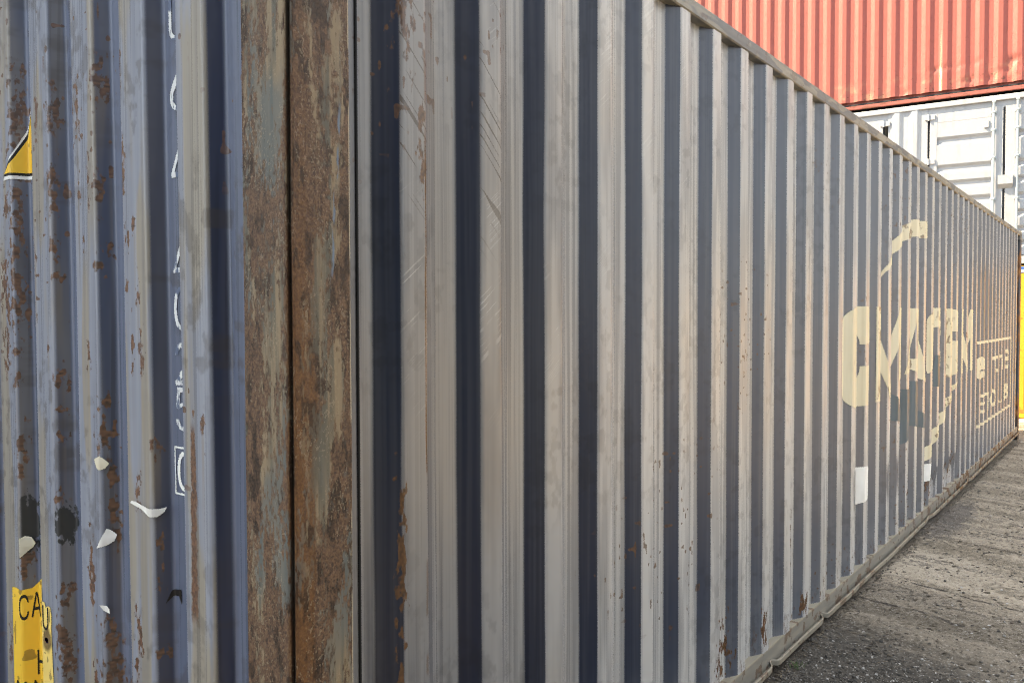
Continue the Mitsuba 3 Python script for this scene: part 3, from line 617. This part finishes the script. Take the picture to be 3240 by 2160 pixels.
# torn paper on the end wall
def paper(pts, lab, mat='white_paper'): ed(wpoly(*pts), mat, 'torn_paper', lab, off=.003, curl=.022)
paper([(.6176, 0, 1.152), (.613, 0, 1.158), (.5968, 0, 1.158), (.56, 0, 1.152), (.5285, 0, 1.149), (.522, .016, 1.149), (.5165, .030, 1.152), (.5190, .024, 1.140), (.5240, .010, 1.130), (.530, 0, 1.130), (.5718, 0, 1.143)], 'long curled strip of torn white paper')
paper([(.7957, 0, 1.239), (.7775, 0, 1.248), (.774, .010, 1.240), (.7705, .020, 1.229), (.7735, .011, 1.216), (.779, 0, 1.212), (.788, 0, 1.218)], 'cream scrap of torn paper', 'aged_paper')
paper([(.7800, 0, 1.035), (.7735, .012, 1.062), (.7690, .022, 1.058), (.7650, .034, 1.046), (.7670, .028, 1.030), (.773, .013, 1.020), (.7925, 0, 1.012), (.786, 0, 1.020)], 'leaf shaped scrap of torn white paper')
paper([(.7830, 0, .868), (.7750, .009, .866), (.7730, .014, .858), (.7725, .015, .846), (.777, .004, .853)], 'small white scrap of paper')
paper([(1.2790, 0, .955), (1.274, .012, .962), (1.2675, .028, .957), (1.264, .037, .940), (1.266, .032, .928), (1.272, .017, .915), (1.2785, 0, .898)], 'stained scrap of paper above the caution label', 'aged_paper')
ed(wpoly((.5134, .038, .950), (.4811, IN, .955), (.4811, IN, .920), (.492, IN, .938), (.512, .042, .936), (.5185, .025, .920), (.5165, .030, .932)), 'black_print', 'tape_scrap', 'torn black tape scrap')

# ------------------------------------------------------------------ other containers
def bolt_on(c, F, name, m, mat, smooth=False, label=None): return put(name, F(m), mat, c, smooth, label)
def container(F, label, L, z0, H, mat, railmat, first=.30, sill=None, front='corrugated', pz=.125, group=None, disp=None, nz=1, W=2.438):
    """a corrugated box: u 0..L, w 0..W"""
    c = thing('shipping_container', label, 'shipping container', group)
    n = int((L-.34-first)/.278)
    pr = side_profile(first, n+1, .17, L-.17)
    if front == 'corrugated':
        bolt_on(c, F, 'side_panel', sheet(pr, z0+pz, z0+H-.06, nz, disp, .004), mat, 30)
    b = sheet(side_profile(first, n+1, .17, L-.17), z0+.125, z0+H-.06, 1); v = np.array(b.vertices); v[:, 1] = W-.004-v[:, 1]
    bolt_on(c, F, 'side_panel', mesh(v, b.faces[:, ::-1]), mat, 30)
    e = sheet(round_profile([(.17, .045)]+[q for k in range(8) for q in ((.29+.25*k, .045), (.308+.25*k, 0), (.418+.25*k, 0), (.436+.25*k, .045))]+[(W-.15, .045)], .007), z0+.12, z0+H-.06, 1)
    ve = np.array(e.vertices)
    bolt_on(c, F, 'end_panel', mesh(np.stack([.004+ve[:, 1], W-ve[:, 0], ve[:, 2]], 1), e.faces), mat, 30)
    bolt_on(c, F, 'end_panel', mesh(np.stack([L-.004-ve[:, 1], ve[:, 0], ve[:, 2]], 1), e.faces), mat, 30)
    for x in (0, L-.16):
        for yy in (0, W-.15):
            bolt_on(c, F, 'corner_post', rbox(x, x+.16, yy, yy+.15, z0+.118, z0+H-.118, .01), railmat)
    for x in (0, L-.178):
        for yy in (0, W-.162):
            for z in (z0, z0+H-.118): bolt_on(c, F, 'corner_fitting', casting(x, yy, z), railmat)
    bolt_on(c, F, 'top_rail', rbox(.178, L-.178, 0, .06, z0+H-.062, z0+H-.003), railmat)
    bolt_on(c, F, 'top_rail', rbox(.178, L-.178, W-.06, W, z0+H-.062, z0+H-.003), railmat)
    if sill is None:
        bolt_on(c, F, 'bottom_rail', rbox(.178, L-.178, .004, .05, z0+.014, z0+.13), railmat)
    bolt_on(c, F, 'bottom_rail', rbox(.178, L-.178, W-.05, W-.004, z0+.014, z0+.13), railmat)
    bolt_on(c, F, 'roof_panel', rbox(.05, L-.05, .05, W-.05, z0+H-.03, z0+H-.02), mat)
    bolt_on(c, F, 'floor_panel', rbox(.05, L-.05, .05, W-.05, z0+.09, z0+.12), 'dark_steel')
    return c
PSI = math.radians(96.0); TT = np.array([math.cos(PSI), math.sin(PSI), 0]); NN = np.array([math.sin(PSI), -math.cos(PSI), 0])
ORG = NN*15.1574
def sf(u0, w=0.0): return Frame(ORG-TT*u0+NN*w, PSI-math.pi)     # origin of a container that starts at u' = u0
# red one on top
def red_disp_for(u0):
    def f(U, W, Z):
        u = U+u0; low = np.clip((6.25-Z)/.6, 0, 1); P = np.stack([u*6, 0*u, Z*6], -1)
        w = .010*low*(meshkit.fbm(P, 3, 3)-.35)
        for a, b, r, k in ((-.06, 5.97, .07, .022), (.13, 5.98, .06, .018), (.36, 5.98, .06, .014), (.62, 6.0, .06, .014), (1.15, 5.95, .12, .03), (1.0, 5.80, .10, .02), (.45, 5.70, .08, .03), (1.3, 5.85, .1, .03), (-.5, 5.64, .07, .014), (.78, 5.70, .09, .014)):
            w = w+k*np.exp(-((u-a)/r)**2-((Z-b)/(r*.55))**2)
        return .4*w, w
    return f
RU = -6.30
first = (-1.5246-.072) - RU; first -= .278*math.floor((first-.30)/.278)
red = container(sf(RU), 'faded red shipping container on top of the stack behind', 12.192, 5.428, 2.896, 'faded_red_paint', 'red_rail_paint', first, sill=1, disp=red_disp_for(RU), nz=56, pz=.158)
FR = sf(RU)
put('bottom_rail', FR(rbox(.178, 12.01, .006, .06, 5.442, 5.506, .004)), 'red_rail_paint', red)
put('rail_flange', FR(rbox(.178, 12.01, .085, .10, 5.50, 5.61, .002)), 'red_rail_paint', red)
# white one with doors along its side
WU = -6.40
FW = sf(WU); FO = sf(0.0)
wht = container(FW, 'white shipping container with side doors and locking rods below the red one', 12.192, 2.49, 2.896, 'white_paint', 'white_paint', .30, sill=1, front=None)
def wp(name, m, mat='white_paint', parent=None, smooth=False, label=None): return put(name, FO(m), mat, parent or wht, smooth, label)
wp('side_panel', sheet(round_profile([(-.80, .038), (-.745, .038), (-.690, .002), (-.610, .002), (-.555, .038), (-.455, .038), (-.400, .002), (-.320, .002), (-.265, .038), (-.155, .038)], .012), 2.60, 5.33, 1), smooth=30)
wp('header_rail', rbox(WU+.178, WU+12.01, -.006, .05, 5.293, 5.380, .005))
wp('header_plate', rbox(WU+.178, WU+12.01, .052, .075, 5.15, 5.295, .002))
wp('sill_rail', rbox(WU+.178, WU+12.01, .0, .06, 2.50, 2.63, .004))
def leaf(u0, u1, hinge_left, z0=2.65, z1=5.190):
    d = numbered(wht+'__door')
    fr = .085; a, b = (u0+.115 if hinge_left else u0+.17), (u1-.17 if hinge_left else u1-.115)
    f = [rbox(u0, a, .030, .075, z0, z1, .004), rbox(b, u1, .030, .075, z0, z1, .004), rbox(a, b, .0305, .0745, z1-.16, z1-.002, .004), rbox(a, b, .0305, .0745, z0+.002, z0+.12, .004)]
    scene[d] = mikit.ply(FO(cat(f)), 'white_paint')
    p = [(z1-.16, .034)]
    for zg in (4.722, 4.234, 3.952, 3.668, 3.386, 3.10, 2.86):
        p += [(zg+.052, .034), (zg+.002, .074), (zg-.050, .074), (zg-.095, .034)]
    p += [(z0+.12, .034)]
    pr = round_profile([(q[0], q[1]) for q in p][::-1] if p[0][0] < p[-1][0] else p, .006)
    v = []; k = len(pr)
    for u in (a, b): v += [[u, w, z] for z, w in pr]
    i = np.arange(k-1); ff = np.concatenate([np.stack([i, i+1, i+k+1], 1), np.stack([i, i+k+1, i+k], 1)])
    scene[d+'__panel'] = mikit.ply(FO(mesh(v, ff)), 'white_paint', 30)
    return d
def rod(u):
    r = numbered(wht+'__locking_rod')
    scene[r] = mikit.ply(FO(cat([tube([u, -.012, 2.58], [u, -.012, 5.27], .019, 14), rbox(u-.03, u+.03, -.038, .0, 5.262, 5.302, .006)])), 'galvanised_rod', 35)
    for i, z in enumerate((5.10, 4.80, 4.33, 3.62, 3.0)):
        k = numbered(r+'__bracket'); scene[k] = mikit.ply(FO(cat([rbox(u-.045, u+.045, .012, .034, z-.022, z+.022, .003), rbox(u-.026, u+.026, -.036, .012, z-.014, z+.014, .004)])), 'galvanised_rod')
    return r
def hinge(u, z):
    k = numbered(wht+'__hinge'); scene[k] = mikit.ply(FO(cat([tube([u-.005, .004, z-.055], [u-.005, .004, z+.055], .016, 10), rbox(u, u+.10, .006, .032, z-.045, z+.04, .006), rbox(u-.07, u-.01, .006, .036, z-.045, z+.04, .006)])), 'white_paint', 35)
leaf(-.118, 1.000, True); leaf(1.034, 2.16, False); leaf(-2.02, -.885, False); leaf(-3.16, -2.05, True)
for u in (.86, 1.21, -1.75, -2.35): rod(u)
for z in (5.135, 4.355, 3.6, 2.85): hinge(-.132, z); hinge(-.865, z-.02); hinge(2.175, z)
wp('door_gasket', rbox(1.001, 1.033, .046, .07, 2.65, 5.18, .002), 'rubber')
wp('door_gasket', rbox(-.150, -.119, .060, .074, 2.65, 5.19, .002), 'rubber')
wp('door_gasket', rbox(-.884, -.86, .060, .074, 2.65, 5.19, .002), 'rubber')
wp('door_gasket', rbox(-.15, 1.0, .056, .07, 5.190, 5.214, .002), 'rubber')
wp('door_gasket', rbox(1.034, 2.16, .056, .07, 5.190, 5.214, .002), 'rubber')
wp('lock_box', trimesh.Trimesh(vertices=[[a, w, z] for a in (.930, 1.150) for w, z in ((.028, 3.79), (.028, 4.01), (-.055, 4.01), (-.055, 3.86))]).convex_hull, label='white lock box over the door seam')
wp('handle_catch', cat([rbox(.715, .785, -.004, .032, 4.852, 4.868, .003), rbox(.772, .786, .008, .032, 4.868, 4.98, .003)]))
# yellow one at the bottom, on a concrete beam
YU = -6.25
yel = container(sf(YU), 'bright yellow shipping container at ground level below the white one', 12.192, -.130, 2.591, 'yellow_paint', 'yellow_paint', .30)
FY = sf(YU)
put('stripe', FY(rbox(.2, 12.0, .0, .004, -.035, .030, .001)), 'orange_band', yel)
put('sticker', FO(rbox(1.20, 1.62, -.003, -.0005, 2.345, 2.452, .0008)), 'blue_print', yel, label='blue and white strip under the roof rail')
put('sticker', FO(rbox(1.27, 1.34, -.0055, -.003, 2.355, 2.395, .0008)), 'white_lettering', yel)
ck = numbered('concrete_beam'); scene[ck] = mikit.ply(sf(-6.3)(rbox(0, 12.3, -.05, .35, -.30, -.136, .012)), 'concrete'); labels[ck] = {'label': 'pale concrete beam lying under the yellow container', 'category': 'concrete beam'}

# ------------------------------------------------------------------ unseen stacks added for their shade and reflections
def yard(fr, lab, z0, mat, L=12.192, H=2.591): return container(fr, lab, L, z0, H, mat, mat)
yard(sf(6.35), 'unseen sand coloured shipping container added at ground level right of the yellow one', -.13, 'sand_paint')  # this row is added as bright walls for the long side to reflect
yard(sf(6.30), 'unseen white shipping container added on the sand coloured one', 2.49, 'white_paint', H=2.896)
yard(sf(6.40), 'unseen grey shipping container added on top of the stack right of the red one', 5.43, 'grey_paint')
yard(sf(18.9), 'unseen white shipping container added at ground level at the end of the row', -.13, 'white_paint')
yard(sf(18.8), 'unseen grey shipping container added on the white one at the end of the row', 2.49, 'grey_paint', H=2.896)
for z, mt, nm in ((-.01, 'grey_paint', 'unseen grey shipping container added left of the navy one to block sun'), (2.90, 'white_paint', 'unseen white shipping container added on the grey one to block sun')):
    yard(Frame((-2.25, 2.72, 0), 0), nm, z, mt, L=6.058, H=2.896)  # added out of view to keep the sun off the end wall
for z, mt, nm in ((-.01, 'dark_green_paint', 'unseen dark green shipping container added across the lane'), (2.60, 'dark_blue_paint', 'unseen dark blue shipping container added on the dark green one')):
    fr = Frame((1.4, -4.4, 0), math.pi)
    yard(fr, nm, z, mt)  # added out of view for dark reflections in the near slopes
